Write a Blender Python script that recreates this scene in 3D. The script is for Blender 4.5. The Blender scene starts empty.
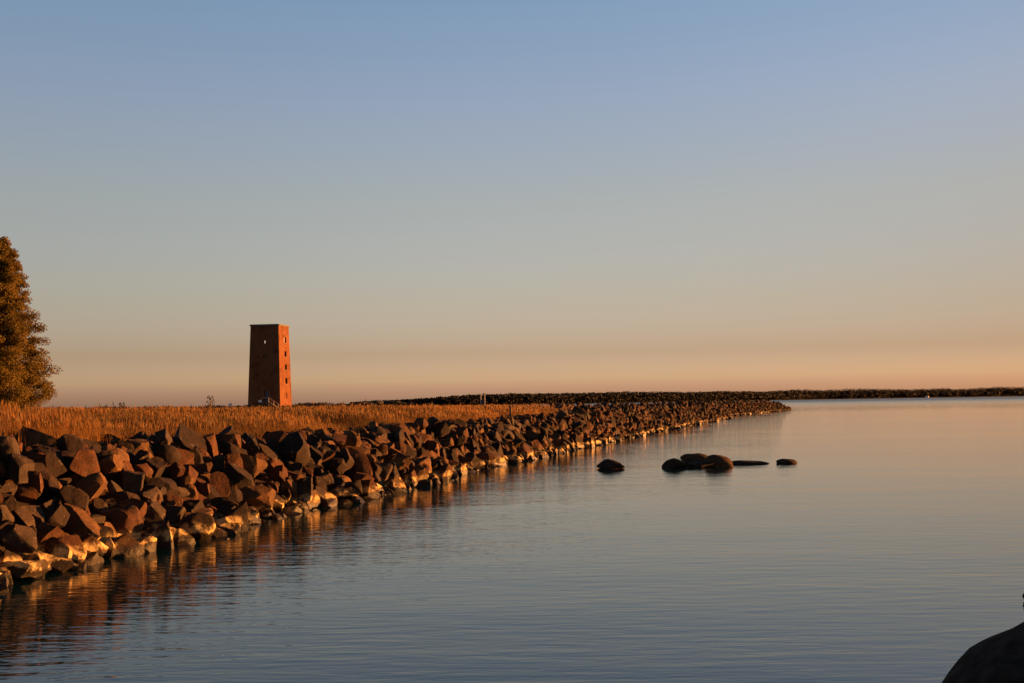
import bpy, bmesh, math, random
import numpy as np
from mathutils import Vector, Matrix
from mathutils.bvhtree import BVHTree

S = bpy.context.scene
COL = S.collection
R = math.radians

# ------------------------------------------------------------------ camera
EYE = 2.5
PITCH, ROLL = R(2.93), R(0.85)
cf = np.array([0, math.cos(PITCH), math.sin(PITCH)])
cu0 = np.array([0, -math.sin(PITCH), math.cos(PITCH)])
cr0 = np.array([1.0, 0, 0])
cu = cu0 * math.cos(ROLL) + cr0 * math.sin(ROLL)
cr = cr0 * math.cos(ROLL) - cu0 * math.sin(ROLL)
FPX = 1200.0
cam = bpy.data.cameras.new('camera')
cam.sensor_width = 36.0
cam.lens = FPX / 1024 * 36.0
cam.clip_start = 0.1
cam.clip_end = 30000
co = bpy.data.objects.new('camera', cam)
M = Matrix.Identity(4)
for i in range(3):
    M[i][0], M[i][1], M[i][2] = cr[i], cu[i], -cf[i]
M[0][3], M[1][3], M[2][3] = 0, 0, EYE
co.matrix_world = M
COL.objects.link(co)
S.camera = co

# ------------------------------------------------------------------ sky, sun, exposure
SUN_EL, SUN_BACK = R(4.0), R(-18.0)      # the low sun stands to the right, a little beyond square
sun_dir = Vector((math.cos(SUN_EL) * math.cos(SUN_BACK), -math.cos(SUN_EL) * math.sin(SUN_BACK), math.sin(SUN_EL)))
W = bpy.data.worlds.new('World')
S.world = W
W.use_nodes = True
wn, wl = W.node_tree.nodes, W.node_tree.links
wn.clear()
sky = wn.new('ShaderNodeTexSky')
sky.sky_type = 'NISHITA'
sky.sun_disc = False
sky.sun_elevation = SUN_EL
sky.sun_rotation = math.atan2(sun_dir.x, sun_dir.y)
sky.altitude = 0
sky.air_density = 1.0
sky.dust_density = 1.0
sky.ozone_density = 1.0
bg = wn.new('ShaderNodeBackground')
bg.inputs['Strength'].default_value = 0.0536
wo = wn.new('ShaderNodeOutputWorld')
# evening air: the Nishita sky is tinted by height (pink-tan low down, clear blue higher up, dim at the zenith)
wg = wn.new('ShaderNodeTexCoord')
ws_ = wn.new('ShaderNodeSeparateXYZ'); wl.new(wg.outputs['Generated'], ws_.inputs[0])
wr = wn.new('ShaderNodeValToRGB')
SKYTINT = [(0.0, (1.696, 1.691, 5.239)), (0.0135, (1.68, 1.59, 4.6)), (0.0185, (1.70, 1.70, 4.2)), (0.041, (1.23, 1.13, 2.20)), (0.082, (1.30, 1.165, 1.67)), (0.165, (1.486, 1.314, 1.545)), (0.244, (1.51, 1.42, 1.847)), (0.317, (1.36, 1.49, 1.97)), (0.41, (0.70, 0.88, 1.22)), (0.54, (0.15, 0.23, 0.34))]
els = wr.color_ramp.elements
while len(els) < len(SKYTINT): els.new(0.5)
for e_, (h_, c_) in zip(els, SKYTINT):
    e_.position = max(0.0, h_); e_.color = (c_[0] / 8, c_[1] / 8, c_[2] / 8, 1)
wl.new(ws_.outputs['Z'], wr.inputs['Fac'])
wm = wn.new('ShaderNodeVectorMath'); wm.operation = 'MULTIPLY'
wl.new(sky.outputs['Color'], wm.inputs[0]); wl.new(wr.outputs['Color'], wm.inputs[1])
wm2 = wn.new('ShaderNodeVectorMath'); wm2.operation = 'SCALE'; wm2.inputs['Scale'].default_value = 8.0
wx = wn.new('ShaderNodeMapRange')           # the glow around the sun is softer than clear-air Nishita gives
wx.inputs['From Min'].default_value = -1.0
wl.new(ws_.outputs['X'], wx.inputs['Value'])
def glow_ramp(stops):
    wc = wn.new('ShaderNodeValToRGB')
    wc.color_ramp.interpolation = 'CARDINAL'
    ce = wc.color_ramp.elements
    while len(ce) < len(stops): ce.new(0.5)
    for e_, (p_, v_) in zip(ce, stops):
        e_.position = p_; e_.color = (v_, v_, v_, 1)
    wl.new(wx.outputs['Result'], wc.inputs['Fac'])
    return wc.outputs['Color']
g_low = glow_ramp([(0.0, 0.72), (0.31, 0.88), (0.5, 0.89), (0.69, 0.575), (0.95, 0.34)])
g_top = glow_ramp([(0.0, 0.78), (0.31, 0.89), (0.5, 0.90), (0.69, 0.73), (0.95, 0.50)])
wzr = wn.new('ShaderNodeMapRange')
wzr.interpolation_type = 'SMOOTHSTEP'
wzr.inputs['From Min'].default_value = 0.03; wzr.inputs['From Max'].default_value = 0.30
wl.new(ws_.outputs['Z'], wzr.inputs['Value'])
wmx = wn.new('ShaderNodeMix'); wmx.data_type = 'RGBA'
wl.new(wzr.outputs['Result'], wmx.inputs[0]); wl.new(g_low, wmx.inputs[6]); wl.new(g_top, wmx.inputs[7])
wk = wn.new('ShaderNodeMath'); wk.operation = 'MULTIPLY'; wk.inputs[1].default_value = 8.0
wl.new(wmx.outputs[2], wk.inputs[0]); wl.new(wk.outputs[0], wm2.inputs['Scale'])
wl.new(wm.outputs['Vector'], wm2.inputs[0])
wl.new(wm2.outputs['Vector'], bg.inputs['Color'])
wl.new(bg.outputs['Background'], wo.inputs['Surface'])

sl = bpy.data.lights.new('sun', 'SUN')
sl.energy = 5.0
sl.angle = R(0.5)
sl.color = (1.0, 0.37, 0.09)
so = bpy.data.objects.new('sun', sl)
so.rotation_euler = sun_dir.to_track_quat('Z', 'Y').to_euler()
so.location = (60, -20, 40)
COL.objects.link(so)

S.view_settings.view_transform = 'Standard'
S.view_settings.look = 'None'
S.view_settings.gamma = 1
S.view_settings.use_curve_mapping = False
S.view_settings.exposure = 1.8
S.render.engine = 'CYCLES'
S.cycles.use_denoising = True
S.cycles.max_bounces = 6
S.cycles.sample_clamp_indirect = 6


# ------------------------------------------------------------------ helpers
def tag(o, label=None, cat=None, group=None, kind=None):
    if label: o['label'] = label
    if cat: o['category'] = cat
    if group: o['group'] = group
    if kind: o['kind'] = kind
    return o


def link_mesh(name, verts, faces, mats, parent=None, loc=(0, 0, 0), smooth=False, midx=None):
    me = bpy.data.meshes.new(name)
    if isinstance(faces, np.ndarray) and faces.ndim == 2:
        v = np.asarray(verts, dtype=np.float32)
        n, k = faces.shape
        me.vertices.add(len(v)); me.vertices.foreach_set('co', v.ravel())
        me.loops.add(n * k); me.loops.foreach_set('vertex_index', faces.astype(np.int32).ravel())
        me.polygons.add(n)
        me.polygons.foreach_set('loop_start', np.arange(0, n * k, k, dtype=np.int32))
        me.polygons.foreach_set('loop_total', np.full(n, k, dtype=np.int32))
        me.update(calc_edges=True)
    else:
        me.from_pydata([tuple(map(float, q)) for q in verts], [], [tuple(map(int, q)) for q in faces])
    me.validate()
    for m in (mats if isinstance(mats, (list, tuple)) else [mats]):
        me.materials.append(m)
    if midx is not None:
        me.polygons.foreach_set('material_index', np.asarray(midx, dtype=np.int32))
    me.polygons.foreach_set('use_smooth', np.full(len(me.polygons), smooth))
    me.update()
    o = bpy.data.objects.new(name, me)
    o.location = loc
    if parent is not None: o.parent = parent
    COL.objects.link(o)
    return o


def empty(name, loc, rz=0):
    o = bpy.data.objects.new(name, None)
    o.location = loc
    o.rotation_euler = (0, 0, rz)
    o.empty_display_size = 0.2
    COL.objects.link(o)
    return o


class MB:
    """collects boxes and bars into one mesh"""
    def __init__(self): self.v, self.f = [], []

    def add(self, v, f):
        b = len(self.v)
        self.v += [tuple(q) for q in v]
        self.f += [tuple(i + b for i in q) for q in f]
        return self

    def box(self, c, s, rot=None, bev=0.0):
        bm = bmesh.new()
        bmesh.ops.create_cube(bm, size=1)
        for q in bm.verts: q.co = Vector((q.co.x * s[0], q.co.y * s[1], q.co.z * s[2]))
        if bev: bmesh.ops.bevel(bm, geom=bm.edges[:], offset=bev, segments=1, affect='EDGES')
        if rot is not None: bmesh.ops.transform(bm, matrix=rot.to_4x4(), verts=bm.verts)
        for q in bm.verts: q.co += Vector(c)
        bm.verts.index_update()
        self.add([q.co[:] for q in bm.verts], [[q.index for q in f.verts] for f in bm.faces])
        bm.free()
        return self

    def bar(self, a, b, ra, rb=None, n=8):
        rb = ra if rb is None else rb
        a, b = Vector(a), Vector(b)
        q = (b - a).to_track_quat('Z', 'Y')
        v, f = [], []
        for p, r in ((a, ra), (b, rb)):
            for i in range(n):
                t = 2 * math.pi * i / n
                v.append((p + q @ Vector((r * math.cos(t), r * math.sin(t), 0)))[:])
        for i in range(n):
            j = (i + 1) % n
            f.append((i, j, n + j, n + i))
        f.append(tuple(range(n))[::-1]); f.append(tuple(range(n, 2 * n)))
        return self.add(v, f)

    def build(self, name, mat, parent=None, loc=(0, 0, 0), smooth=False):
        return link_mesh(name, self.v, self.f, mat, parent, loc, smooth)


def pix(P):
    """picture position of world points (only used to choose which rocks become objects and to word their labels)"""
    d = np.asarray(P, float) - np.array([0, 0, EYE])
    w = d @ cf
    return 512 + FPX * (d @ cr) / w, 341.5 - FPX * (d @ cu) / w


# ------------------------------------------------------------------ materials
def mat(name):
    m = bpy.data.materials.new(name)
    m.use_nodes = True
    n = m.node_tree.nodes
    return m, n, m.node_tree.links, n['Principled BSDF']


def ramp(n, l, src, stops, interp='LINEAR'):
    r = n.new('ShaderNodeValToRGB')
    r.color_ramp.interpolation = interp
    e = r.color_ramp.elements
    while len(e) < len(stops): e.new(0.5)
    for k, (p, c) in zip(e, stops):
        k.position = p
        k.color = (*c, 1) if len(c) == 3 else c
    l.new(src, r.inputs['Fac'])
    return r


def noise(n, l, vec, scale, detail=4, rough=0.6):
    t = n.new('ShaderNodeTexNoise')
    t.inputs['Scale'].default_value = scale
    t.inputs['Detail'].default_value = detail
    t.inputs['Roughness'].default_value = rough
    if vec is not None: l.new(vec, t.inputs['Vector'])
    return t


def mixc(n, l, a, b, fac, mode='MIX'):
    m = n.new('ShaderNodeMix')
    m.data_type = 'RGBA'
    m.blend_type = mode
    for s, x in ((6, a), (7, b)):
        if isinstance(x, tuple): m.inputs[s].default_value = (*x, 1)
        else: l.new(x, m.inputs[s])
    if isinstance(fac, (int, float)): m.inputs[0].default_value = fac
    else: l.new(fac, m.inputs[0])
    return m.outputs[2]


def math_node(n, l, op, a, b=None, clamp=False):
    m = n.new('ShaderNodeMath')
    m.operation = op
    m.use_clamp = clamp
    for i, x in enumerate((a, b)):
        if x is None: continue
        if isinstance(x, (int, float)): m.inputs[i].default_value = x
        else: l.new(x, m.inputs[i])
    return m.outputs[0]


def plain(name, col, rough=0.7, var=0.25, scale=6.0, spec=0.4, bump=0):
    m, n, l, b = mat(name)
    g = n.new('ShaderNodeNewGeometry')
    t = noise(n, l, g.outputs['Position'], scale)
    c = ramp(n, l, t.outputs['Fac'], [(0.3, tuple(x * (1 - var) for x in col)), (0.7, tuple(min(1, x * (1 + var)) for x in col))])
    l.new(c.outputs['Color'], b.inputs['Base Color'])
    b.inputs['Roughness'].default_value = rough
    b.inputs['Specular IOR Level'].default_value = spec
    if bump:
        bp = n.new('ShaderNodeBump'); bp.inputs['Strength'].default_value = 0.9; bp.inputs['Distance'].default_value = bump
        l.new(noise(n, l, g.outputs['Position'], 11, 7, 0.72).outputs['Fac'], bp.inputs['Height'])
        l.new(bp.outputs['Normal'], b.inputs['Normal'])
    return m


def rock_material(name, tints, island=False):
    """granite: mottled tint, dark lichen, a pale scoured zone just above the water and a dark wet algae line"""
    m, n, l, b = mat(name)
    g = n.new('ShaderNodeNewGeometry')
    pos = g.outputs['Position']
    if island:
        base = ramp(n, l, g.outputs['Random Per Island'], [(i / len(tints), t) for i, t in enumerate(tints)], 'CONSTANT').outputs['Color']
    else:
        rgb = n.new('ShaderNodeRGB'); rgb.outputs[0].default_value = (*tints[0], 1)
        base = rgb.outputs[0]
    big = noise(n, l, pos, 3.2, 5, 0.65)
    fine = noise(n, l, pos, 28, 4, 0.7)
    mot = ramp(n, l, big.outputs['Fac'], [(0.28, (0.35, 0.33, 0.32)), (0.5, (0.95, 0.95, 0.95)), (0.70, (1.5, 1.42, 1.3))])
    c = mixc(n, l, base, mot.outputs['Color'], 1.0, 'MULTIPLY')
    sp = ramp(n, l, fine.outputs['Fac'], [(0.35, (0.6, 0.6, 0.6)), (0.65, (1.25, 1.25, 1.25))])
    c = mixc(n, l, c, sp.outputs['Color'], 0.8, 'MULTIPLY')
    lich = noise(n, l, pos, 5.5, 6, 0.75)
    lm = ramp(n, l, lich.outputs['Fac'], [(0.56, (0, 0, 0)), (0.63, (1, 1, 1))])
    c = mixc(n, l, c, (0.018, 0.015, 0.012), math_node(n, l, 'MULTIPLY', lm.outputs['Color'], 0.7))
    spk = noise(n, l, pos, 9.0, 3, 0.5)
    sm = ramp(n, l, spk.outputs['Fac'], [(0.66, (0, 0, 0)), (0.70, (1, 1, 1))])
    c = mixc(n, l, c, (0.16, 0.13, 0.085), math_node(n, l, 'MULTIPLY', sm.outputs['Color'], 0.55))
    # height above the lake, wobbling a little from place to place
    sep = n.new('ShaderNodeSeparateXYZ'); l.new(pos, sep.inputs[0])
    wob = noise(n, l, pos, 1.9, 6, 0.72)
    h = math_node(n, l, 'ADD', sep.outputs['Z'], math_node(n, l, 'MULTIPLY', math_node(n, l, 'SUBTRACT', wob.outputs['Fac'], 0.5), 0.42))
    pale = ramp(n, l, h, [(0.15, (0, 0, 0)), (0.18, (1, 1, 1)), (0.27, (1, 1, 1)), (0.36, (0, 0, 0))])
    pc = ramp(n, l, fine.outputs['Fac'], [(0.3, (0.46, 0.33, 0.13)), (0.7, (0.72, 0.54, 0.24))])  # pale scoured stone, brightened to paint in sunlight thrown up by the water
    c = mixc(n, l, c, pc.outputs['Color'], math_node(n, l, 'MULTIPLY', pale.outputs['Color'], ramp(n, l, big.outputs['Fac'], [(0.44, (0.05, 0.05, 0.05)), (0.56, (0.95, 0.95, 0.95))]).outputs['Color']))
    wet = ramp(n, l, h, [(0.12, (1, 1, 1)), (0.17, (0, 0, 0))])
    c = mixc(n, l, c, (0.022, 0.016, 0.008), wet.outputs['Color'])
    l.new(c, b.inputs['Base Color'])
    rr = ramp(n, l, wet.outputs['Color'], [(0, (0.85, 0.85, 0.85)), (1, (0.4, 0.4, 0.4))])
    l.new(rr.outputs['Color'], b.inputs['Roughness'])
    b.inputs['Specular IOR Level'].default_value = 0.25
    bp = n.new('ShaderNodeBump')
    bp.inputs['Strength'].default_value = 0.8
    bp.inputs['Distance'].default_value = 0.03
    hb = noise(n, l, pos, 14, 6, 0.7)
    l.new(hb.outputs['Fac'], bp.inputs['Height'])
    l.new(bp.outputs['Normal'], b.inputs['Normal'])
    return m


TINTS = {'rust-brown': (0.072, 0.028, 0.010), 'grey': (0.048, 0.032, 0.020), 'tan': (0.104, 0.052, 0.019), 'dark brown': (0.022, 0.012, 0.007)}
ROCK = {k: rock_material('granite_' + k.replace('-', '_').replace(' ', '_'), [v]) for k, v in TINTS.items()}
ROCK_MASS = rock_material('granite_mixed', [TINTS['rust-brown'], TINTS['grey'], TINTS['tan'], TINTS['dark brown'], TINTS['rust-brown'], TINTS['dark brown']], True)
ROCK_LAKE = plain('lake_boulder_stone', (0.038, 0.026, 0.018), 0.85, 0.5, 5, 0.1, 0.05)
ROCK_NEAR = plain('foreground_boulder_stone', (0.042, 0.032, 0.025), 0.9, 0.75, 7, 0.1, 0.09)
ROCK_SUNLIT = plain('sunlit_boulder_stone', (0.07, 0.04, 0.022), 0.85, 0.4, 5, 0.1, 0.05)  # paler copy of the lake stone, sunlit look put into the colour


def leaf_material(name, stops, trans=0.25, rough=0.6, stretch=None):
    m, n, l, b = mat(name)
    g = n.new('ShaderNodeNewGeometry')
    c = ramp(n, l, g.outputs['Random Per Island'], stops)
    vec = g.outputs['Position']
    if stretch:
        ms = n.new('ShaderNodeMapping'); ms.inputs['Scale'].default_value = stretch
        l.new(vec, ms.inputs[0]); vec = ms.outputs[0]
    nz = noise(n, l, vec, 0.35, 3)
    v = ramp(n, l, nz.outputs['Fac'], [(0.35, (0.7, 0.7, 0.7)), (0.65, (1.2, 1.2, 1.2))] if not stretch else [(0.38, (0.58, 0.62, 0.62)), (0.5, (0.95, 0.95, 0.95)), (0.68, (1.2, 1.15, 1.1))])
    col = mixc(n, l, c.outputs['Color'], v.outputs['Color'], 1.0, 'MULTIPLY')
    l.new(col, b.inputs['Base Color'])
    b.inputs['Roughness'].default_value = rough
    b.inputs['Specular IOR Level'].default_value = 0.15
    if trans:
        tr = n.new('ShaderNodeBsdfTranslucent')
        l.new(col, tr.inputs['Color'])
        mx = n.new('ShaderNodeMixShader')
        mx.inputs[0].default_value = trans
        l.new(b.outputs[0], mx.inputs[1]); l.new(tr.outputs[0], mx.inputs[2])
        l.new(mx.outputs[0], n['Material Output'].inputs['Surface'])
    return m


GRASS = leaf_material('dry_reed_grass', [(0, (0.19, 0.088, 0.024)), (0.4, (0.25, 0.122, 0.034)), (0.72, (0.30, 0.165, 0.052)), (0.82, (0.14, 0.105, 0.038)), (1, (0.10, 0.058, 0.022))], 0.5, stretch=(0.25, 0.45, 1.0))
TREE_LEAF = leaf_material('turning_leaves', [(0, (0.095, 0.076, 0.016)), (0.5, (0.17, 0.125, 0.023)), (0.85, (0.25, 0.17, 0.034)), (1, (0.12, 0.055, 0.013))], 0.45)
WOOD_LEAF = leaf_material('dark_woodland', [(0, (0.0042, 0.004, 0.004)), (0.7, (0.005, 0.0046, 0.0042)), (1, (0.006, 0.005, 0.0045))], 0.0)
SCRUB_LEAF = leaf_material('dark_scrub', [(0, (0.02, 0.02, 0.012)), (0.7, (0.045, 0.036, 0.018)), (1, (0.10, 0.06, 0.025))], 0.1)
BARK = plain('bark', (0.09, 0.06, 0.04), 0.9, 0.4, 9)
POST_WOOD = plain('weathered_post_wood', (0.11, 0.075, 0.05), 0.85, 0.35, 20)
PALE_METAL = plain('pale_metal', (0.45, 0.42, 0.4), 0.5, 0.15, 8)
WHITE_PAINT = plain('white_paint', (0.78, 0.77, 0.74), 0.6, 0.06, 4)
DARK_PANEL = plain('dark_panel', (0.05, 0.042, 0.04), 0.6, 0.3, 6)
CONCRETE = plain('concrete', (0.13, 0.11, 0.095), 0.9, 0.2, 3)
DARK_GLASS = plain('dark_glass', (0.012, 0.011, 0.012), 0.12, 0.2, 3)
FRAME_PAINT = plain('old_window_frame', (0.10, 0.05, 0.035), 0.7, 0.25, 9)

# brick
BRICK, n, l, b = mat('old_brick')
tc = n.new('ShaderNodeTexCoord')
mp = n.new('ShaderNodeMapping')
l.new(tc.outputs['Object'], mp.inputs[0])
sx = n.new('ShaderNodeSeparateXYZ'); l.new(mp.outputs[0], sx.inputs[0])
cx = n.new('ShaderNodeCombineXYZ')
l.new(math_node(n, l, 'ADD', sx.outputs['X'], sx.outputs['Y']), cx.inputs['X'])
l.new(sx.outputs['Z'], cx.inputs['Y'])
bt = n.new('ShaderNodeTexBrick')
l.new(cx.outputs[0], bt.inputs['Vector'])
bt.inputs['Color1'].default_value = (0.19, 0.064, 0.018, 1)
bt.inputs['Color2'].default_value = (0.125, 0.040, 0.013, 1)
bt.inputs['Mortar'].default_value = (0.13, 0.08, 0.05, 1)
bt.inputs['Scale'].default_value = 1.0
bt.inputs['Brick Width'].default_value = 0.26
bt.inputs['Row Height'].default_value = 0.085
bt.inputs['Mortar Size'].default_value = 0.009
nz = noise(n, l, tc.outputs['Object'], 0.9, 6, 0.7)
nz.inputs['Scale'].default_value = 0.55
vv = ramp(n, l, nz.outputs['Fac'], [(0.34, (0.55, 0.52, 0.52)), (0.5, (1.0, 1.0, 1.0)), (0.66, (1.12, 1.2, 1.35))])
l.new(mixc(n, l, bt.outputs['Color'], vv.outputs['Color'], 1, 'MULTIPLY'), b.inputs['Base Color'])
b.inputs['Roughness'].default_value = 0.9
b.inputs['Specular IOR Level'].default_value = 0.1

# soil
SOIL, n, l, b = mat('soil_and_turf')
g = n.new('ShaderNodeNewGeometry')
a1 = noise(n, l, g.outputs['Position'], 0.16, 6, 0.6)
a2 = noise(n, l, g.outputs['Position'], 3.0, 5, 0.7)
c1 = ramp(n, l, a1.outputs['Fac'], [(0.3, (0.07, 0.04, 0.018)), (0.55, (0.13, 0.07, 0.028)), (0.75, (0.08, 0.055, 0.022))])
c2 = ramp(n, l, a2.outputs['Fac'], [(0.3, (0.6, 0.6, 0.6)), (0.7, (1.2, 1.2, 1.2))])
land = mixc(n, l, c1.outputs['Color'], c2.outputs['Color'], 1, 'MULTIPLY')
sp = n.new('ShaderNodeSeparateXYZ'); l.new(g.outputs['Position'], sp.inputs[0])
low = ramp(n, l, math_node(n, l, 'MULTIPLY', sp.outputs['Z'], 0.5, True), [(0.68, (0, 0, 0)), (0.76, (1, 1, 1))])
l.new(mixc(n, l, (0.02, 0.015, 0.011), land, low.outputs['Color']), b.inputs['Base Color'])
b.inputs['Roughness'].default_value = 0.95
b.inputs['Specular IOR Level'].default_value = 0.1

# water
WATER, n, l, b = mat('lake_water')
b.inputs['Base Color'].default_value = (0.001, 0.022, 0.030, 1)
WB_ = b
b.inputs['IOR'].default_value = 1.32
g = n.new('ShaderNodeNewGeometry')
mp = n.new('ShaderNodeMapping')
l.new(g.outputs['Position'], mp.inputs[0])
# far out a breeze ruffles the lake
sy = n.new('ShaderNodeSeparateXYZ'); l.new(g.outputs['Position'], sy.inputs[0])
mr = n.new('ShaderNodeMapRange')
mr.inputs['From Min'].default_value = 260; mr.inputs['From Max'].default_value = 1100
mr.inputs['To Min'].default_value = 0.03; mr.inputs['To Max'].default_value = 0.34
l.new(sy.outputs['Y'], mr.inputs['Value']); l.new(mr.outputs['Result'], WB_.inputs['Roughness'])
mp.inputs['Rotation'].default_value = (0, 0, R(7))
mp.inputs['Scale'].default_value = (0.42, 1.5, 1.0)
n1 = noise(n, l, mp.outputs[0], 2.9, 3, 0.55)
mp2 = n.new('ShaderNodeMapping')
l.new(g.outputs['Position'], mp2.inputs[0])
mp2.inputs['Rotation'].default_value = (0, 0, R(-12))
mp2.inputs['Scale'].default_value = (0.10, 0.30, 1.0)
n2 = noise(n, l, mp2.outputs[0], 1.0, 2, 0.5)
# calmer lanes and livelier patches
patch = noise(n, l, mp2.outputs[0], 0.22, 2, 0.5)
pr = ramp(n, l, patch.outputs['Fac'], [(0.35, (0.45, 0.45, 0.45)), (0.65, (1.1, 1.1, 1.1))])
hsum = math_node(n, l, 'ADD', math_node(n, l, 'MULTIPLY', math_node(n, l, 'MULTIPLY', n1.outputs['Fac'], pr.outputs['Color']), 0.0115), math_node(n, l, 'MULTIPLY', n2.outputs['Fac'], 0.026))
bp = n.new('ShaderNodeBump')
bp.inputs['Strength'].default_value = 1.0
bp.inputs['Distance'].default_value = 1.0
l.new(hsum, bp.inputs['Height'])
l.new(bp.outputs['Normal'], b.inputs['Normal'])

# ------------------------------------------------------------------ shoreline and terrain
SHORE = np.array([(-11.0, -12), (-9.4, 2), (-8.4, 10), (-7.5, 17.0), (-6.75, 20.4), (-5.95, 23.2), (-5.4, 27.4), (-4.3, 31.3),
                  (-3.35, 35.3), (-1.6, 44.1), (1.2, 55.3), (5.95, 74.3), (11.9, 97.9), (20.0, 128.9), (28.6, 160.0), (33.5, 186.0), (62.3, 268.0)])
BACK = np.array([(56, 262), (27, 197), (20, 166), (9.5, 130), (2.0, 112), (0.5, 122), (2.0, 160), (-3, 250), (-10, 400), (-60, 620),
                 (-420, 800), (-1400, 400), (-900, -200), (-60, -200)])
FIELD = np.vstack([SHORE, BACK])
NEARSHORE = np.array([(-12, -200), (-10.5, -6), (-8, 0.0), (-3, 1.8), (1.0, 2.2), (4.4, 3.6), (7.5, 4.4), (40, 5.0), (300, -60), (300, -200)])
FAR = np.array([(-400, 1150), (-70, 1250), (20, 1400), (150, 1650), (620, 2450), (1330, 2950), (2600, 3000), (9000, 2500), (9000, 9000), (-6000, 9000), (-3000, 1300)])


def sdist(poly, P):
    """signed distance, positive inside"""
    P = np.asarray(P, float)
    A = poly; B = np.roll(poly, -1, 0)
    d2 = np.full(len(P), 1e18)
    inside = np.zeros(len(P), bool)
    for a, c in zip(A, B):
        ab = c - a
        t = np.clip(((P - a) @ ab) / (ab @ ab), 0, 1)
        q = a + t[:, None] * ab
        d2 = np.minimum(d2, ((P - q) ** 2).sum(1))
        cond = (a[1] > P[:, 1]) != (c[1] > P[:, 1])
        with np.errstate(divide='ignore', invalid='ignore'):
            xx = (c[0] - a[0]) * (P[:, 1] - a[1]) / (c[1] - a[1]) + a[0]
        inside ^= cond & (P[:, 0] < xx)
    return np.where(inside, 1, -1) * np.sqrt(d2)


def fbm(P, seed, scale):
    rr = np.random.default_rng(seed)
    out = np.zeros(len(P))
    for o in range(3):
        for _ in range(5):
            k = rr.normal(size=P.shape[1]); k /= np.linalg.norm(k)
            out += np.sin(P @ k * scale * 2 ** o * rr.uniform(0.7, 1.4) + rr.uniform(0, 6.28)) * 0.5 ** o
    return out / 4.0


def ground_z(P):
    P = np.asarray(P, float)
    d = sdist(FIELD, P)
    z = np.interp(d, [-40, -3, -1, 0, 2.3, 3.1, 8, 40, 160], [-3, -1.6, -0.7, -0.15, 1.25, 1.42, 1.62, 1.92, 2.2])
    z += np.interp(d, [0.3, 2.5, 6, 12], [0, 1, 1, 0]) * np.interp(P[:, 1], [17, 22, 28, 34, 66, 100], [0.42, 0.36, 0.16, 0.05, 0.0, 0.24])
    z += np.clip((d - 3) / 10, 0, 1) * 0.10 * fbm(P, 5, 0.15)
    d2 = sdist(NEARSHORE, P)
    z2 = np.interp(d2, [-40, -4, 0, 2.0, 6], [-3, -1.4, -0.12, 0.85, 1.0])
    d3 = sdist(FAR, P)
    z3 = np.interp(d3, [-200, -10, 0, 30, 400], [-3, -1, -0.1, 1.5, 4.0])
    return np.maximum(np.maximum(z, z2), z3)


def polar_sheet(angs, rads, zf):
    A, Q = np.meshgrid(angs, rads)
    P = np.stack([np.sin(A) * Q, np.cos(A) * Q], -1).reshape(-1, 2)
    z = zf(P)
    v = np.column_stack([P, z])
    na, nr = len(angs), len(rads)
    i = np.arange(nr - 1)[:, None] * na + np.arange(na - 1)[None]
    f = np.stack([i, i + 1, i + na + 1, i + na], -1).reshape(-1, 4)[:, ::-1]
    return v, f


angs = np.radians(np.concatenate([np.arange(-180, -40, 4), np.arange(-40, 30, 0.25), np.arange(30, 180.1, 4)]))
rads = np.concatenate([[0.02], np.geomspace(1.2, 9000, 330)])
v, f = polar_sheet(angs, rads, ground_z)
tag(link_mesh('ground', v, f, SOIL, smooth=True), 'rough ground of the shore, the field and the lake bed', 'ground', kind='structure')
v = np.array([(-16000, -9000, 0), (16000, -9000, 0), (16000, 16000, 0), (-16000, 16000, 0)], float)
tag(link_mesh('water', v, np.array([[0, 1, 2, 3]]), WATER), 'calm lake with fine ripples reflecting the evening sky', 'water', kind='structure')


# ------------------------------------------------------------------ rocks
def ico(level):
    bm = bmesh.new()
    bmesh.ops.create_icosphere(bm, subdivisions=level, radius=1)
    v = np.array([q.co[:] for q in bm.verts]); f = np.array([[q.index for q in t.verts] for t in bm.faces])
    bm.free()
    return v, f


ICO = {k: ico(k) for k in (1, 2, 3, 4, 5)}


def rand_rot(g, tilt=None):
    if tilt is None:
        q = g.normal(size=4); q /= np.linalg.norm(q)
        w, x, y, z = q
        return np.array([[1 - 2 * (y * y + z * z), 2 * (x * y - z * w), 2 * (x * z + y * w)], [2 * (x * y + z * w), 1 - 2 * (x * x + z * z), 2 * (y * z - x * w)],
                         [2 * (x * z - y * w), 2 * (y * z + x * w), 1 - 2 * (x * x + y * y)]])
    a = g.uniform(0, 6.28)
    ca, sa = math.cos(a), math.sin(a)
    Rz = np.array([[ca, -sa, 0], [sa, ca, 0], [0, 0, 1]])
    t, b_ = g.normal(0, tilt, 2)
    Rx = np.array([[1, 0, 0], [0, math.cos(t), -math.sin(t)], [0, math.sin(t), math.cos(t)]])
    Ry = np.array([[math.cos(b_), 0, math.sin(b_)], [0, 1, 0], [-math.sin(b_), 0, math.cos(b_)]])
    return Ry @ Rx @ Rz


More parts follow.
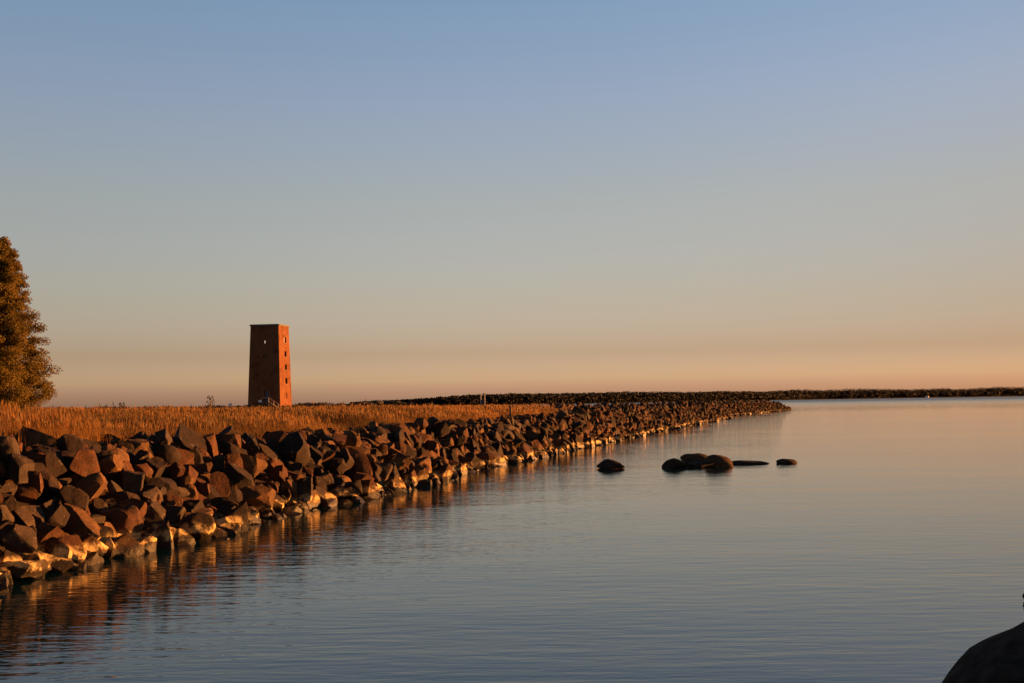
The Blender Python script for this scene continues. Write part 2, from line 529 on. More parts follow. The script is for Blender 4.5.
def rock_shape(seed, kind, level, rough=1.0):
    """a unit sphere trimmed by random planes into facets, then roughened; the same seed gives the same rock at every level"""
    g = np.random.default_rng(seed)
    v, f = ICO[level]
    v = v.copy()
    planes = []
    if kind in ('block', 'slab', 'shard'):
        Q = rand_rot(g, 0.2)
        for ax in range(3):
            for s in (-1, 1):
                d = Q[:, ax] * s + g.normal(0, 0.16, 3)
                planes.append((d / np.linalg.norm(d), g.uniform(0.5, 0.68)))
        for _ in range(9):
            d = g.normal(size=3)
            planes.append((d / np.linalg.norm(d), g.uniform(0.54, 0.78)))
    elif kind == 'wedge':
        d = np.array([0.75, g.normal(0, .3), 0.75]); planes.append((d / np.linalg.norm(d), g.uniform(0.1, 0.28)))
        d = np.array([g.normal(0, .2), 0.2, -1]); planes.append((d / np.linalg.norm(d), 0.5))
        for _ in range(13):
            d = g.normal(size=3)
            planes.append((d / np.linalg.norm(d), g.uniform(0.46, 0.74)))
    else:
        for _ in range(5):
            d = g.normal(size=3)
            planes.append((d / np.linalg.norm(d), g.uniform(0.74, 0.9)))
    for _ in range(3):
        for d, r in planes:
            e = v @ d - r
            v -= np.maximum(e, 0)[:, None] * d
    sc = {'block': (1.3, 1.12, 1.05), 'slab': (1.5, 1.15, 0.62), 'shard': (0.95, 0.88, 1.75), 'wedge': (1.5, 1.2, 1.3), 'rounded': (1.08, 0.95, 0.8)}[kind]
    v *= np.array(sc) * g.uniform(0.9, 1.1, 3)
    nrm = v / np.maximum(np.linalg.norm(v, axis=1), 1e-6)[:, None]
    amp = (0.05 if kind != 'rounded' else 0.035) * rough
    dis = fbm(v, seed % 9973 + 1, 2.6) * amp * 1.3 + fbm(v, seed % 9973 + 2, 9.0) * amp * 0.6
    v += nrm * dis[:, None]
    tilt = {'slab': 0.45, 'shard': 0.5, 'block': None, 'wedge': None, 'rounded': 0.4}[kind]
    return v @ rand_rot(g, tilt).T, f


KINDS_P = [('block', 0.30), ('wedge', 0.34), ('slab', 0.10), ('shard', 0.21), ('rounded', 0.05)]
rng = np.random.default_rng(11)
seg = np.linalg.norm(np.diff(SHORE, axis=0), axis=1)
cum = np.concatenate([[0], np.cumsum(seg)])


def on_shore(u, t):
    u = np.clip(u, 0, cum[-1] - 1e-4)
    k = np.searchsorted(cum, u, side='right') - 1
    k = min(k, len(seg) - 1)
    d = (SHORE[k + 1] - SHORE[k]) / seg[k]
    # a smoothed normal so that the rows do not cross at the corners
    p = SHORE[k] + d * (u - cum[k])
    nrm = np.array([-0.955, 0.297]) if u > 14 else np.array([-0.985, 0.17])
    return p + nrm * t


rocks = []
NB = 12
for j in range(NB):
    u = rng.uniform(0, 0.5)
    while u < cum[-1] - 0.5:
        far = u > 150
        r = float(np.clip(rng.lognormal(math.log(0.242), 0.36), 0.12, 0.48))
        if j == 0: r *= 0.95
        if far: r *= 0.92
        t = -0.10 + 0.285 * j + rng.normal(0, 0.10) + 0.25 * math.sin(u * 0.35) + 0.18 * math.sin(u * 0.81 + 1)
        p = on_shore(u + rng.normal(0, 0.08), t)
        kind = rng.choice([k for k, _ in KINDS_P], p=[w for _, w in KINDS_P])
        tint = rng.choice(['rust-brown', 'grey', 'tan', 'dark brown'], p=[0.32, 0.17, 0.18, 0.33])
        rocks.append(dict(p=p, t=t, row=j, r=r, kind=str(kind), tint=str(tint), seed=int(rng.integers(1, 1 << 30)), lift=rng.normal(0.10, 0.10) + (0.22 if rng.random() < 0.16 else 0) + (rng.normal(0, 0.16) if far else 0)))
        u += r * rng.uniform(1.2, 1.75)
# the far spit is stone right across its top
for j in range(3):
    u = 76.0 + 3 * j
    while u < cum[-1] - 1.5:
        r = float(np.clip(rng.lognormal(math.log(0.30), 0.25), 0.2, 0.5))
        t = 3.6 + 0.75 * j + rng.normal(0, 0.2)
        rocks.append(dict(p=on_shore(u, t), t=t, row=12 + j, r=r, kind=str(rng.choice(['block', 'wedge', 'rounded'])), tint='tan', seed=int(rng.integers(1, 1 << 30)), lift=rng.normal(0.10, 0.2)))
        u += r * rng.uniform(1.5, 2.2)
P = np.array([q['p'] for q in rocks])
gz = ground_z(P)
for q, z in zip(rocks, gz):
    # towards the tip the spit sinks to the lake
    q['c'] = np.array([q['p'][0], q['p'][1], z + q['lift'] + 0.08 * (q['r'] - 0.30) - (0.10 + max(0.0, q['r'] - 0.3) * 0.6 + max(0.0, q['lift'] - 0.15)) * (q['row'] >= 9 and q['p'][1] < 80)])
    v, f = rock_shape(q['seed'], q['kind'], 2 if q['p'][1] < 90 else 1)
    q['v'] = v * q['r'] + q['c']
# which rocks show, and how large: rays through the picture
allv, allf, owner, base = [], [], [], 0
for i, q in enumerate(rocks):
    lev = 2 if q['p'][1] < 90 else 1
    allv.append(q['v']); allf.append(ICO[lev][1] + base)
    owner.append(np.full(len(ICO[lev][1]), i)); base += len(q['v'])
owner = np.concatenate(owner)
tree = BVHTree.FromPolygons(np.vstack(allv).tolist(), np.vstack(allf).tolist(), all_triangles=True)
hits = np.zeros(len(rocks)); cx_ = np.zeros(len(rocks)); cy_ = np.zeros(len(rocks))
for y in np.arange(395, 600, 2.0):
    for x in np.arange(0, 800, 2.0):
        d = cf + cr * (x - 512) / FPX + cu * (341.5 - y) / FPX
        h = tree.ray_cast(Vector((0, 0, EYE)), Vector(d))
        if h[2] is not None and h[0].z > 0.0:
            i = owner[h[2]]
            hits[i] += 1; cx_[i] += x; cy_[i] += y
order = np.argsort(-hits)
chosen = [int(i) for i in order[:288] if hits[i] > 3]
isch = set(chosen)

# ----- labels of the chosen rocks: tint + shape + height on the bank + place beside the tree and the tower
SHAPE = {'block': 'blocky boulder', 'wedge': 'wedge boulder', 'slab': 'flat slab', 'shard': 'pointed rock', 'rounded': 'rounded boulder'}
ORD = ['first', 'second', 'third', 'fourth', 'fifth', 'sixth', 'seventh', 'eighth', 'ninth', 'tenth', 'eleventh', 'twelfth']


def tier(q):
    j = q['row']
    return ('at the waterline' if j <= 1 else 'low on the bank' if j <= 3 else 'midway up the bank' if j <= 5 else 'high on the bank' if j <= 9 else 'on the bank top')


def zone(x):
    for lim, nm in ((30, "by the photo's left edge"), (62, 'below the tree'), (110, 'just right of tree'), (160, 'between tree and tower'), (210, 'nearer tower than tree'), (250, 'just left of tower'),
                    (295, 'below the tower'), (350, 'right of the tower'), (420, 'well right of tower')):
        if x < lim: return nm
    return 'far along the bank'


buckets = {}
for i in chosen:
    q = rocks[i]
    q['px'], q['py'] = cx_[i] / hits[i], cy_[i] / hits[i]
    buckets.setdefault((q['tint'], q['kind'], tier(q), zone(q['px'])), []).append(i)
for (ti, ki, te, zo), ids in buckets.items():
    ids.sort(key=lambda i: rocks[i]['px'])
    for k, i in enumerate(ids):
        art = '' if len(ids) == 1 else ('left ', 'right ')[k] if len(ids) == 2 else ORD[min(k, 11)] + ' '
        tail = '' if len(ids) <= 2 else ' from the left'
        rocks[i]['label'] = f"{art}{ti} {SHAPE[ki]}{tail} {te}, {zo}"
for i in chosen:
    q = rocks[i]
    lev = 4 if q['p'][1] < 30 else 3
    v, f = rock_shape(q['seed'], q['kind'], lev)
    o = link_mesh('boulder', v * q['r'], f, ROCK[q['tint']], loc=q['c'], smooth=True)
    o.data.set_sharp_from_angle(angle=R(19))
    tag(o, q['label'], 'boulder', 'boulders piled on the embankment')
# the rest of the embankment, and the stones of the shore under the photographer, as one mass
mv, mf, base = [], [], 0
for i, q in enumerate(rocks):
    if i in isch: continue
    lev = 3 if q['p'][1] < 22 else (2 if q['p'][1] < 90 else 1)
    v, f = rock_shape(q['seed'], q['kind'], lev)
    mv.append(v * q['r'] + q['c']); mf.append(f + base); base += len(v)
for k in range(900):
    u = rng.uniform(0, 90); t = rng.uniform(-0.3, 3.4)
    p = on_shore(u, t)
    z = float(np.interp(t, [0, 2.3, 3.1], [-0.15, 1.42, 1.62]))
    v, f = rock_shape(int(rng.integers(1, 1 << 30)), 'block', 2)
    mv.append(v * rng.uniform(0.10, 0.2) + np.array([p[0], p[1], z + 0.06])); mf.append(f + base); base += len(v)
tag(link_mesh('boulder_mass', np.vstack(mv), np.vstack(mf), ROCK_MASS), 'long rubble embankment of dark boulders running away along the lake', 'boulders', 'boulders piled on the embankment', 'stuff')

# ----- boulders out in the lake
def lake_boulder(name, label, loc, size, seed, rz=0, kind='rounded', material=None, level=4, group=None):
    v, f = rock_shape(seed, kind, level, 1.1)
    lo, hi = v.min(0), v.max(0)
    v = (v - (lo + hi) / 2) / (hi - lo) * 2
    v = v * np.array(size)
    ca, sa = math.cos(rz), math.sin(rz)
    v = v @ np.array([[ca, sa, 0], [-sa, ca, 0], [0, 0, 1]])
    o = link_mesh(name, v, f, material or ROCK_LAKE, loc=loc, smooth=True)
    return tag(o, label, 'boulder', group)


LG = 'boulders out in the lake'
lake_boulder('boulder', 'dark blunt boulder standing alone in the water left of the other lake stones', (3.62, 45.0, 0.13), (0.52, 0.42, 0.23), 41, 0.0, 'block', group=LG)
lake_boulder('boulder', 'dark rounded boulder at the left end of the cluster in the lake', (6.0, 45.0, 0.08), (0.47, 0.45, 0.27), 52, 0.1, 'rounded', group=LG)
lake_boulder('boulder', 'low dark boulder between the two higher boulders of the lake cluster', (6.80, 44.9, 0.03), (0.70, 0.40, 0.20), 53, -0.2, 'block', group=LG)
lake_boulder('boulder', 'brown boulder lying behind the low dark one in the lake cluster', (7.3, 47.8, 0.10), (0.72, 0.5, 0.30), 54, 0.1, 'rounded', ROCK_SUNLIT, group=LG)
lake_boulder('boulder', 'tallest domed boulder of the lake cluster, its top catching the sun', (7.68, 45.3, 0.06), (0.54, 0.5, 0.39), 75, 0.0, 'rounded', ROCK_SUNLIT, group=LG)
lake_boulder('boulder', 'long flat dark stone lying just above the water right of the domed boulder', (9.05, 46.8, -0.01), (0.92, 0.35, 0.15), 57, -0.04, 'rounded', group=LG)
lake_boulder('boulder', 'small low stone alone in the water at the right of the lake cluster', (10.65, 47.0, 0.03), (0.42, 0.35, 0.14), 57, 0.1, 'rounded', group=LG)
lake_boulder('boulder', 'small black stone poking out of the lake at the right picture edge', (6.35, 14.7, 0.04), (0.2, 0.2, 0.10), 58, 0, 'rounded', group=LG)
lake_boulder('boulder', 'huge smooth dark boulder in the bottom right corner beside the photographer', (3.66, 7.2, 0.02), (1.48, 1.2, 1.21), 66, 0.25, 'rounded', ROCK_NEAR, level=5)
lake_boulder('boulder', 'dark boulder lying alone on the far end of the grass', (3.9, 109, 1.95), (0.85, 0.8, 0.5), 63, 0.3, 'block', ROCK['dark brown'])


# ------------------------------------------------------------------ tower
TW = empty('brick_tower', (-44.98, 222.6, 2.0), R(-9.2))
tag(TW, 'tall tapered square brick tower with few small windows standing in the field', 'tower')
TH, WB, WT, TK = 15.3, 6.25, 5.4, 0.55


def tower_wall(openings, side):
    """one tapered wall with real openings; local x along the wall, y outwards; side turns it about the tower's axis"""
    xs = sorted({-WB / 2, WB / 2, *[o[0] - o[2] / 2 for o in openings], *[o[0] + o[2] / 2 for o in openings]})
    zs = sorted({0.0, TH, *[o[1] - o[3] / 2 for o in openings], *[o[1] + o[3] / 2 for o in openings]})
    zs = sorted(set(zs) | set(np.linspace(0, TH, 9).tolist()))

    def hole(i, j):
        mx, mz = (xs[i] + xs[i + 1]) / 2, (zs[j] + zs[j + 1]) / 2
        return any(abs(mx - o[0]) < o[2] / 2 and abs(mz - o[1]) < o[3] / 2 for o in openings)
    ca, sa = math.cos(side), math.sin(side)

    def pt(x, z, inner):
        w = WB + (WT - WB) * z / TH
        h = w / 2 - (TK if inner else 0)
        xx = x * w / WB
        if inner: xx = max(-h, min(h, xx))
        y = -h
        return (xx * ca - y * sa, xx * sa + y * ca, z)
    mb = MB()
    for i in range(len(xs) - 1):
        for j in range(len(zs) - 1):
            if hole(i, j): continue
            for inner in (0, 1):
                q = [pt(xs[i], zs[j], inner), pt(xs[i + 1], zs[j], inner), pt(xs[i + 1], zs[j + 1], inner), pt(xs[i], zs[j + 1], inner)]
                mb.add(q, [(0, 1, 2, 3)] if not inner else [(3, 2, 1, 0)])
            for di, dj, e in ((1, 0, (1, 2)), (-1, 0, (3, 0)), (0, 1, (2, 3)), (0, -1, (0, 1))):
                a, c = i + di, j + dj
                if 0 <= a < len(xs) - 1 and 0 <= c < len(zs) - 1 and hole(a, c):
                    cor = [(xs[i], zs[j]), (xs[i + 1], zs[j]), (xs[i + 1], zs[j + 1]), (xs[i], zs[j + 1])]
                    p0, p1 = cor[e[0]], cor[e[1]]
                    mb.add([pt(*p0, 0), pt(*p0, 1), pt(*p1, 1), pt(*p1, 0)], [(0, 1, 2, 3)])
    return mb


FRONT = [(0.0, 12.35, 0.5, 0.5), (0.0, 9.6, 0.5, 0.55), (0.55, 2.35, 1.05, 2.1)]
RIGHT = [(0.55, 12.75, 1.2, 1.0), (0.55, 10.2, 1.1, 1.05), (0.55, 7.75, 1.1, 1.05), (0.55, 5.2, 1.1, 1.1), (0.55, 2.45, 0.4, 1.1)]
BACKW = [(2.0, 12.7, 0.9, 1.0)]
for ops, side in ((FRONT, 0), (RIGHT, R(90)), (BACKW, R(180)), ([], R(270))):
    tower_wall(ops, side).build('wall', BRICK, TW)
MB().box((0, 0, TH + 0.11), (WT + 0.30, WT + 0.30, 0.22), bev=0.03).box((0, 0, TH + 0.27), (WT + 0.1, WT + 0.1, 0.10)).build('flat_roof', CONCRETE, TW)
fl = MB()
for z in (0.2, 3.7, 6.5, 8.85, 11.3):
    w = WB + (WT - WB) * z / TH - 2 * TK - 0.02
    fl.box((0, 0, z), (w, w, 0.2))
fl.build('floor_slab', CONCRETE, TW)


def tower_window(x, z, w, h, side, pane=True, shutter=False):
    W_ = WB + (WT - WB) * z / TH
    Mx = Matrix.Rotation(side, 4, 'Z') @ Matrix.Translation((x * W_ / WB, -(W_ / 2 - 0.28), z))
    root = None
    fr = MB()
    t = 0.07
    for c, s in (((-w / 2 + t / 2 + .003, 0, 0), (t, .1, h - .01)), ((w / 2 - t / 2 - .003, 0, 0), (t, .1, h - .01)), ((0, 0, h / 2 - t / 2 - .003), (w - 2 * t - .01, .1, t)),
                 ((0, 0, -h / 2 + t / 2 + .003), (w - 2 * t - .01, .1, t))):
        fr.box(c, s)
    if pane: fr.box((0, 0, 0), (0.05, .08, h - 2 * t - .01))
    o = fr.build('window', FRAME_PAINT, TW)
    o.matrix_local = Mx
    if pane:
        MB().box((0, 0.06, 0), (w - 2 * t, 0.02, h - 2 * t)).build('pane', DARK_GLASS, o)
    if shutter:
        s = MB().box((-w / 4 + .02, -0.12, 0), (w / 2 - .06, 0.04, h - .12), bev=.008)
        tag(s.build('shutter', WHITE_PAINT, o), 'pale wooden shutter covering half of the topmost window')
    sl_ = MB().box((0, -0.28, -h / 2 - 0.06), (w + 0.2, 0.14, 0.09)).build('sill', CONCRETE, o)


for k, q in enumerate(RIGHT):
    if k < 4: tower_window(*q, R(90), pane=k > 0, shutter=k == 0)
tower_window(*FRONT[1], 0)
W2 = WB + (WT - WB) * 2.35 / TH
dr = MB().box((0.55, -(W2 / 2 - 0.3), 2.35), (1.0, 0.07, 2.06)).box((0.55, -(W2 / 2 - 0.255), 2.75), (0.7, 0.02, 0.9)).box((0.55, -(W2 / 2 - 0.255), 1.8), (0.7, 0.02, 0.6)).build('door', plain('grey_door_paint', (0.07, 0.065, 0.062), 0.6, 0.1), TW)
MB().bar((0.93, -(W2 / 2 - 0.24), 2.3), (0.93, -(W2 / 2 - 0.12), 2.3), 0.03).bar((0.80, -(W2 / 2 - 0.12), 2.3), (0.95, -(W2 / 2 - 0.12), 2.3), 0.025).build('handle', PALE_METAL, dr)
fs = -(WB / 2)
st = MB().box((0.75, fs - 0.75, 1.2), (1.5, 1.4, 0.16))
for k in range(7):
    st.box((1.66 + 0.26 * k, fs - 0.75, 1.06 - 0.17 * k), (0.28, 1.4, 0.08))
for y in (fs - 0.1, fs - 1.4):
    st.box((2.4, y, 0.62), (2.1, 0.06, 0.22), Matrix.Rotation(R(33.2), 3, 'Y'))
for x in (0.1, 1.4):
    for y in (fs - 0.15, fs - 1.35): st.box((x, y, 0.56), (0.12, 0.12, 1.12))
sto = st.build('staircase', CONCRETE, TW)
hr = MB().bar((1.45, fs - 1.42, 2.1), (3.3, fs - 1.42, 0.95), 0.045).bar((0.02, fs - 1.42, 2.1), (1.45, fs - 1.42, 2.1), 0.04)
for x, z0, z1 in ((0.05, 1.25, 2.1), (1.45, 1.25, 2.1), (2.4, 0.55, 1.5), (3.3, -0.1, 0.95)): hr.bar((x, fs - 1.42, z0), (x, fs - 1.42, z1), 0.035)
hr.build('handrail', plain('painted_rail', (0.5, 0.32, 0.24), 0.5, 0.1), sto)
MB().box((-0.75, fs + 0.06 - 0.03, 1.5), (0.62, 0.05, 0.42), bev=0.01).build('wall_sign', WHITE_PAINT, TW)


# ------------------------------------------------------------------ foliage builders
def leaf_cloud(g, centers, radii, counts, size, squash=1.0, up=0.0):
    """leaf-sized quads (two triangles) spread through ellipsoids"""
    C = np.repeat(np.asarray(centers, float), counts, axis=0)
    Rr = np.repeat(np.asarray(radii, float).reshape(len(counts), -1), counts, axis=0)
    N = len(C)
    d = g.normal(size=(N, 3)); d /= np.linalg.norm(d, axis=1)[:, None]
    r = g.random(N) ** 0.45
    c = C + d * r[:, None] * Rr
    a = g.normal(size=(N, 3)); a /= np.linalg.norm(a, axis=1)[:, None]
    b = np.cross(a, g.normal(size=(N, 3))); b /= np.linalg.norm(b, axis=1)[:, None]
    s = (size * g.uniform(0.6, 1.4, N))[:, None]
    V = np.stack([c - a * s, c + b * s * 0.55, c + a * s, c - b * s * 0.55], 1).reshape(-1, 3)
    F = np.arange(4 * N).reshape(N, 4)
    return V, F


# the tree at the left edge
TX, TY = -29.8, 70.0
tz = float(ground_z(np.array([[TX, TY]]))[0])
T = empty('tree', (TX, TY, tz - 0.05))
tag(T, 'tall conical leafy tree in autumn colour at the left edge of the field', 'tree')
g = np.random.default_rng(3)
tr = MB()
pts = [(0, 0, 0), (0.05, 0.03, 2.2), (-0.06, 0.05, 5.0), (0.04, 0, 7.4), (0, 0, 9.8)]
rs = [0.26, 0.2, 0.14, 0.08, 0.02]
for a, c, ra, rb in zip(pts, pts[1:], rs, rs[1:]): tr.bar(a, c, ra, rb, 9)
cen, rad, cnt = [], [], []
for k in range(190):
    h = 0.5 + 9.9 * (k / 190.0) ** 1.05
    env = (2.95 * (1 - (h / 11.0) ** 1.5) + 0.06) * (0.82 + 0.18 * math.sin(k * 1.7) ** 2)
    if h < 1.2: env *= 0.9
    az = k * 2.39996 + g.normal(0, 0.25)
    L = env * g.uniform(0.76, 1.04)
    tip = np.array([math.cos(az) * L, math.sin(az) * L, h + 0.28 * L + g.normal(0, 0.15)])
    b0 = np.array([0, 0, max(0.3, h - 0.15 * L)])
    mid = b0 * 0.5 + tip * 0.5 + np.array([0, 0, -0.06 * L])
    rr_ = 0.018 + 0.016 * L
    tr.bar(b0, mid, rr_, rr_ * 0.65, 5); tr.bar(mid, tip, rr_ * 0.65, 0.008, 5)
    for s in (0.45, 0.68, 0.88, 1.02):
        q = b0 + (tip - b0) * s + g.normal(0, 0.16, 3)
        rd = (0.20 + 0.13 * L) * g.uniform(0.75, 1.2) * (1.05 if s < 0.9 else 0.8)
        cen.append(q); rad.append((rd * 1.15, rd * 1.15, rd * 0.75)); cnt.append(int(60 + 300 * rd))
tr.build('trunk', BARK, T, smooth=True)
V, F_ = leaf_cloud(g, cen, rad, cnt, 0.056)
link_mesh('crown', V, F_, TREE_LEAF, T)
print('tree leaves', len(F_))


# ------------------------------------------------------------------ woods and scrub
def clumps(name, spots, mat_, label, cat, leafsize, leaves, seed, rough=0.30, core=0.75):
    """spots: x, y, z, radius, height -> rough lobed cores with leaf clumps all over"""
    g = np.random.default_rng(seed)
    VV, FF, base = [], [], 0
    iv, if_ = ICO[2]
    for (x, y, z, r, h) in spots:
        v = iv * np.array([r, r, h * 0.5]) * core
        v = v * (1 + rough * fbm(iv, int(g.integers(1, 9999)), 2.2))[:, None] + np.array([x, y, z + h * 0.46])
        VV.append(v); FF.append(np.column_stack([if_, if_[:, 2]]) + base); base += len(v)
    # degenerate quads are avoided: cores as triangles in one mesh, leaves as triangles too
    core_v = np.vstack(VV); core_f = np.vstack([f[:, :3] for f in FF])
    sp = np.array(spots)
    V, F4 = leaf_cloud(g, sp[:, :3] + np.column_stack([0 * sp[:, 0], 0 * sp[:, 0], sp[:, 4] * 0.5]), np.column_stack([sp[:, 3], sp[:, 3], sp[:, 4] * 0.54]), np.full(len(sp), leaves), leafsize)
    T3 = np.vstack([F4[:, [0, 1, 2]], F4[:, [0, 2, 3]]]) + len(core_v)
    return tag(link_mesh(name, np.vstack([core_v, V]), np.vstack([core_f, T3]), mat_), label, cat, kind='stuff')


g = np.random.default_rng(21)
spots = []
line = np.array([(-170, 1290), (-70, 1290), (20, 1430), (150, 1690), (620, 2490), (1330, 2990), (2600, 3040)])
for k in range(len(line) - 1):
    a, c = line[k], line[k + 1]
    L = np.linalg.norm(c - a)
    for row in range(3):
        u = 0.0
        while u < L:
            p = a + (c - a) * u / L
            Y = p[1]
            hh = (10.8 + 9.0 * (Y - 1200) / 1200) * g.uniform(0.90, 1.06)
            hh *= 0.76 * np.interp(p[0], [-170, -110, -30], [0.35, 0.6, 1.0])
            hh *= 1 + 0.06 * math.sin(p[0] * 0.011) + 0.04 * math.sin(p[0] * 0.031 + 2)
            rad_ = hh * g.uniform(0.55, 1.1)
            q = p + np.array([-0.2, 1.0]) * (8 + row * 22 + g.uniform(-6, 6))
            spots.append((q[0], q[1], 0.6 + row * 0.9, rad_, hh * (1 + 0.08 * row)))
            u += rad_ * g.uniform(0.5, 0.9)
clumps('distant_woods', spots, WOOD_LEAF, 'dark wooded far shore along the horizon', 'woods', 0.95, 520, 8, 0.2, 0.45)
print('wood trees', len(spots))

# scrub and rushes behind the field
sc = []
def scrub_line(x0, y0, x1, y1, n_, h0, h1, spread=4):
    for _ in range(n_):
        t = g.random()
        x = x0 + (x1 - x0) * t + g.normal(0, spread * 0.4); y = y0 + (y1 - y0) * t + g.normal(0, spread)
        h = g.uniform(h0, h1)
        z = float(ground_z(np.array([[x, y]]))[0])
        sc.append((x, y, z - 0.1, h * g.uniform(0.7, 1.5), h))
scrub_line(-112, 262, -52, 250, 80, 0.6, 1.2, 5)        # low line left of the tower
scrub_line(-58, 258, -52, 252, 7, 0.9, 1.35, 2)
scrub_line(-41, 232, -24, 215, 40, 0.8, 1.5, 3)          # beside the tower's foot
scrub_line(-40, 196, -18, 188, 60, 0.5, 0.95, 3)         # dark rush strip
scrub_line(-92, 480, -10, 520, 80, 1.0, 2.2, 10)       # hedge behind
scrub_line(-66, 500, -44, 505, 12, 2.4, 3.4, 4)
clumps('scrub', sc, SCRUB_LEAF, 'low dark scrub and rushes behind the grass field', 'scrub', 0.16, 150, 9)

# ------------------------------------------------------------------ grass
g = np.random.default_rng(77)
def scatter(n_, y0, y1, pw):
    Y = y0 * (y1 / y0) ** (g.random(n_) ** pw)
    ang = g.uniform(-0.52, 0.10, n_)
    return np.column_stack([ang * Y, Y])
Pg = np.vstack([scatter(900000, 18, 190, 1.0), scatter(110000, 60, 420, 1.0)])
d = sdist(FIELD, Pg)
keep = (d > 3.0) & (g.random(len(Pg)) < np.clip((d - 2.9) / 0.8, 0.15, 1))
# none on the stone spit
spit = (Pg[:, 1] > 95) & (Pg[:, 0] > 0.035 * Pg[:, 1] - 1.5)
Pg = Pg[keep & ~spit]; d = d[keep & ~spit]
zg = ground_z(Pg)
tall = 0.66 + 0.26 * np.clip(fbm(Pg, 41, 0.22) + 0.2, -1, 1) + 0.20 * fbm(Pg, 43, 1.1)
tall *= np.interp(Pg[:, 1], [20, 45, 90, 200], [1.0, 0.95, 0.75, 0.6]) * np.interp(d, [3, 4.5, 7], [0.55, 0.85, 1.0])
Hh = np.clip(tall * 0.85, 0.12, 1.0) * g.uniform(0.6, 1.15, len(Pg)) * np.where(g.random(len(Pg)) < 0.006, 1.35, 1.0) * np.interp(Pg[:, 0] / Pg[:, 1], [-0.42, -0.36], [1.02, 1.0])
wd = 0.0016 * np.maximum(1, Pg[:, 1] / 9.0) * g.uniform(0.7, 1.4, len(Pg))
N = len(Pg)
az = g.uniform(0, 6.28, N)
dx, dy = np.cos(az), np.sin(az)
ln = Hh * np.abs(g.normal(0.30, 0.18, N))
la = 2.6 + 1.3 * fbm(Pg, 47, 0.9) + g.normal(0, 0.6, N)
lx, ly = np.cos(la) * ln, np.sin(la) * ln
B0 = np.column_stack([Pg, zg - 0.03])
def lev(h, k, w):
    c = B0 + np.column_stack([lx * k, ly * k, Hh * h])
    o_ = np.column_stack([dx * w, dy * w, 0 * w])
    return c - o_, c + o_
a0, a1_ = lev(0, 0, wd); b0, b1_ = lev(0.55, 0.3, wd * 0.85); c0, c1_ = lev(1.0, 1.0, wd * 0.12)
V = np.stack([a0, a1_, b0, b1_, c0, c1_], 1).reshape(-1, 3)
k = np.arange(N)[:, None] * 6
F_ = np.vstack([k + [0, 1, 3, 2], k + [2, 3, 5, 4]])
# seed heads on part of the stems
sel = np.where((g.random(N) < 0.30) & (Hh > 0.45) & (Pg[:, 1] < 90))[0]
top = B0[sel] + np.column_stack([lx[sel] * 0.9, ly[sel] * 0.9, Hh[sel] * 0.97])
hs = (0.07 + 0.05 * g.random(len(sel)))[:, None]
ws = (wd[sel] * 2.1)[:, None]
off = np.column_stack([dx[sel], dy[sel], 0 * dx[sel]]) * ws
upv = np.column_stack([lx[sel] / Hh[sel] * 0.8, ly[sel] / Hh[sel] * 0.8, np.ones(len(sel))]) * hs
SV = np.stack([top - upv * 0.4, top + off + upv * 0.4, top + upv * 1.5, top - off + upv * 0.4], 1).reshape(-1, 3)
SF = np.arange(len(sel) * 4).reshape(-1, 4) + len(V)
tag(link_mesh('dry_grass', np.vstack([V, SV]), np.vstack([F_, SF]), GRASS), 'tall dry golden grass covering the field behind the boulders', 'grass', kind='stuff')
print('blades', N)

# a few tall dry weeds that stand above the grass
def weed(x, y, h, seed, label):
    gg = np.random.default_rng(seed)
    z = float(ground_z(np.array([[x, y]]))[0])
    o = empty('dry_weed', (x, y, z))
    tag(o, label, 'plant')
    m = MB().bar((0, 0, 0), (0.02, 0, h), 0.02, 0.010, 5)
    hd = []
    for i in range(22):
        zz = h * gg.uniform(0.45, 0.97); a = gg.uniform(0, 6.28); L = 0.34 * (1.1 - zz / h) + 0.07
        e = (math.cos(a) * L, math.sin(a) * L, zz + L * 0.8)
        m.bar((0.01, 0, zz), e, 0.010, 0.006, 4); hd.append(e)
    hd.append((0.02, 0, h))
    m.build('stem', POST_WOOD, o)
    for e in hd:
        V, F_ = leaf_cloud(gg, [e], [(0.025, 0.025, 0.06)], [12], 0.02)
        link_mesh('seed_head', V, F_, SCRUB_LEAF, o)
weed(-14.6, 58, 1.30, 4, 'tall bushy dry weed rising over the grass left of the tower')
weed(-14.4, 44, 1.02, 5, 'thin dry weed rising over the grass between the tree and tower')

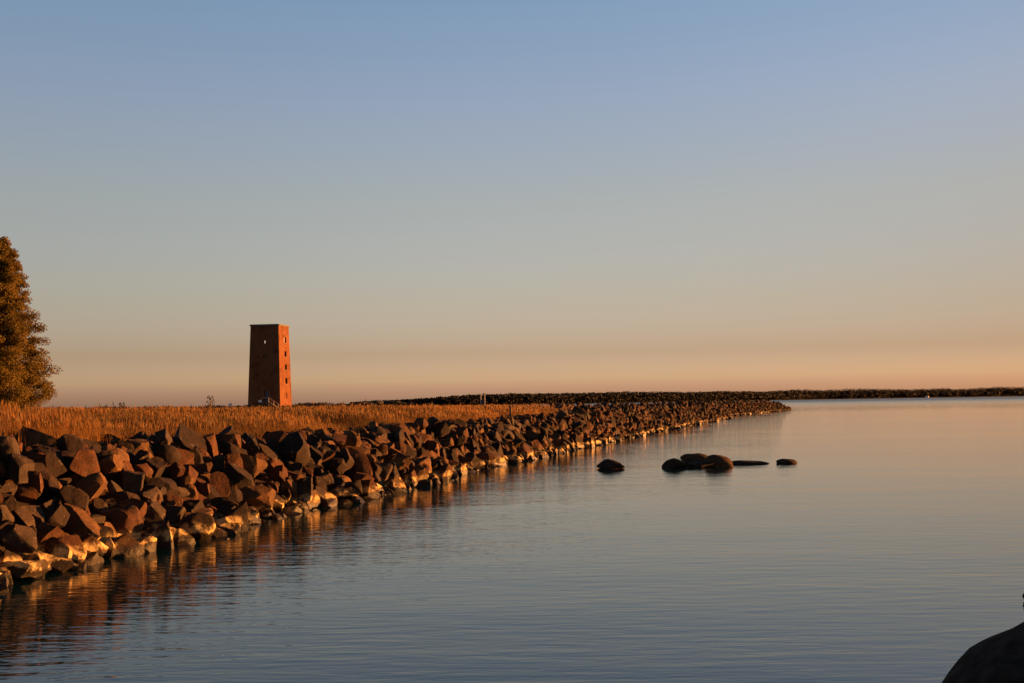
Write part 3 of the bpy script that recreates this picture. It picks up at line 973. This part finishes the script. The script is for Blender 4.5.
# ------------------------------------------------------------------ posts, signs, far houses
def gzp(x, y): return float(ground_z(np.array([[x, y]]))[0])
o = empty('post', (-0.15, 67, gzp(-0.15, 67)))
tag(o, 'short dark wooden post standing in the grass just behind the boulders', 'post')
MB().box((0, 0, 0.42), (0.11, 0.11, 0.9), bev=0.012).build('shaft', POST_WOOD, o)
MB().bar((0, 0, 0.87), (0, 0, 0.95), 0.078, 0.01, 4).build('cap', POST_WOOD, o)
z = gzp(-4.0, 160)
o = empty('signpost', (-4.0, 160, z))
tag(o, 'pair of slender pale poles holding a small dark panel in the field', 'signpost')
for s in (-0.26, 0.26):
    MB().bar((s, 0, -0.1), (s, 0, 1.95), 0.045, 0.045, 8).build('pole', PALE_METAL, o)
MB().box((0, 0, 0.85), (0.42, 0.04, 0.75), bev=0.008).build('panel', DARK_PANEL, o)
z = gzp(-52.3, 222)
o = empty('marker_board', (-52.3, 222, z))
tag(o, 'small white marker board among dark scrub left of the tower', 'sign')
MB().box((0, 0, 0.95), (0.5, 0.05, 0.45), bev=0.01).build('board', WHITE_PAINT, o)
MB().bar((0, 0.06, -0.1), (0, 0.06, 1.1), 0.05).build('post', POST_WOOD, o)
# white house under the far woods
o = empty('house', (905, 2625, 0.6), R(-25))
o.scale = (0.7, 0.7, 0.7)
tag(o, 'tiny white house under the woods of the far shore', 'house')
hb = MB().box((0, 0, 2.6), (9, 7, 5.2))
hb.add([(-4.5, -3.5, 5.2), (4.5, -3.5, 5.2), (4.5, 3.5, 5.2), (-4.5, 3.5, 5.2), (-4.5, 0, 7.4), (4.5, 0, 7.4)], [(0, 4, 3), (1, 2, 5)])
hb.build('wall', WHITE_PAINT, o)
MB().add([(-4.9, -3.9, 5.05), (4.9, -3.9, 5.05), (4.9, 0, 7.6), (-4.9, 0, 7.6), (-4.9, 3.9, 5.05), (4.9, 3.9, 5.05)], [(0, 1, 2, 3), (3, 2, 5, 4)]).build('roof', DARK_PANEL, o)
for x in (-2.6, 0, 2.6):
    MB().box((x, -3.52, 3.0), (1.1, 0.08, 1.3)).build('window', DARK_GLASS, o)
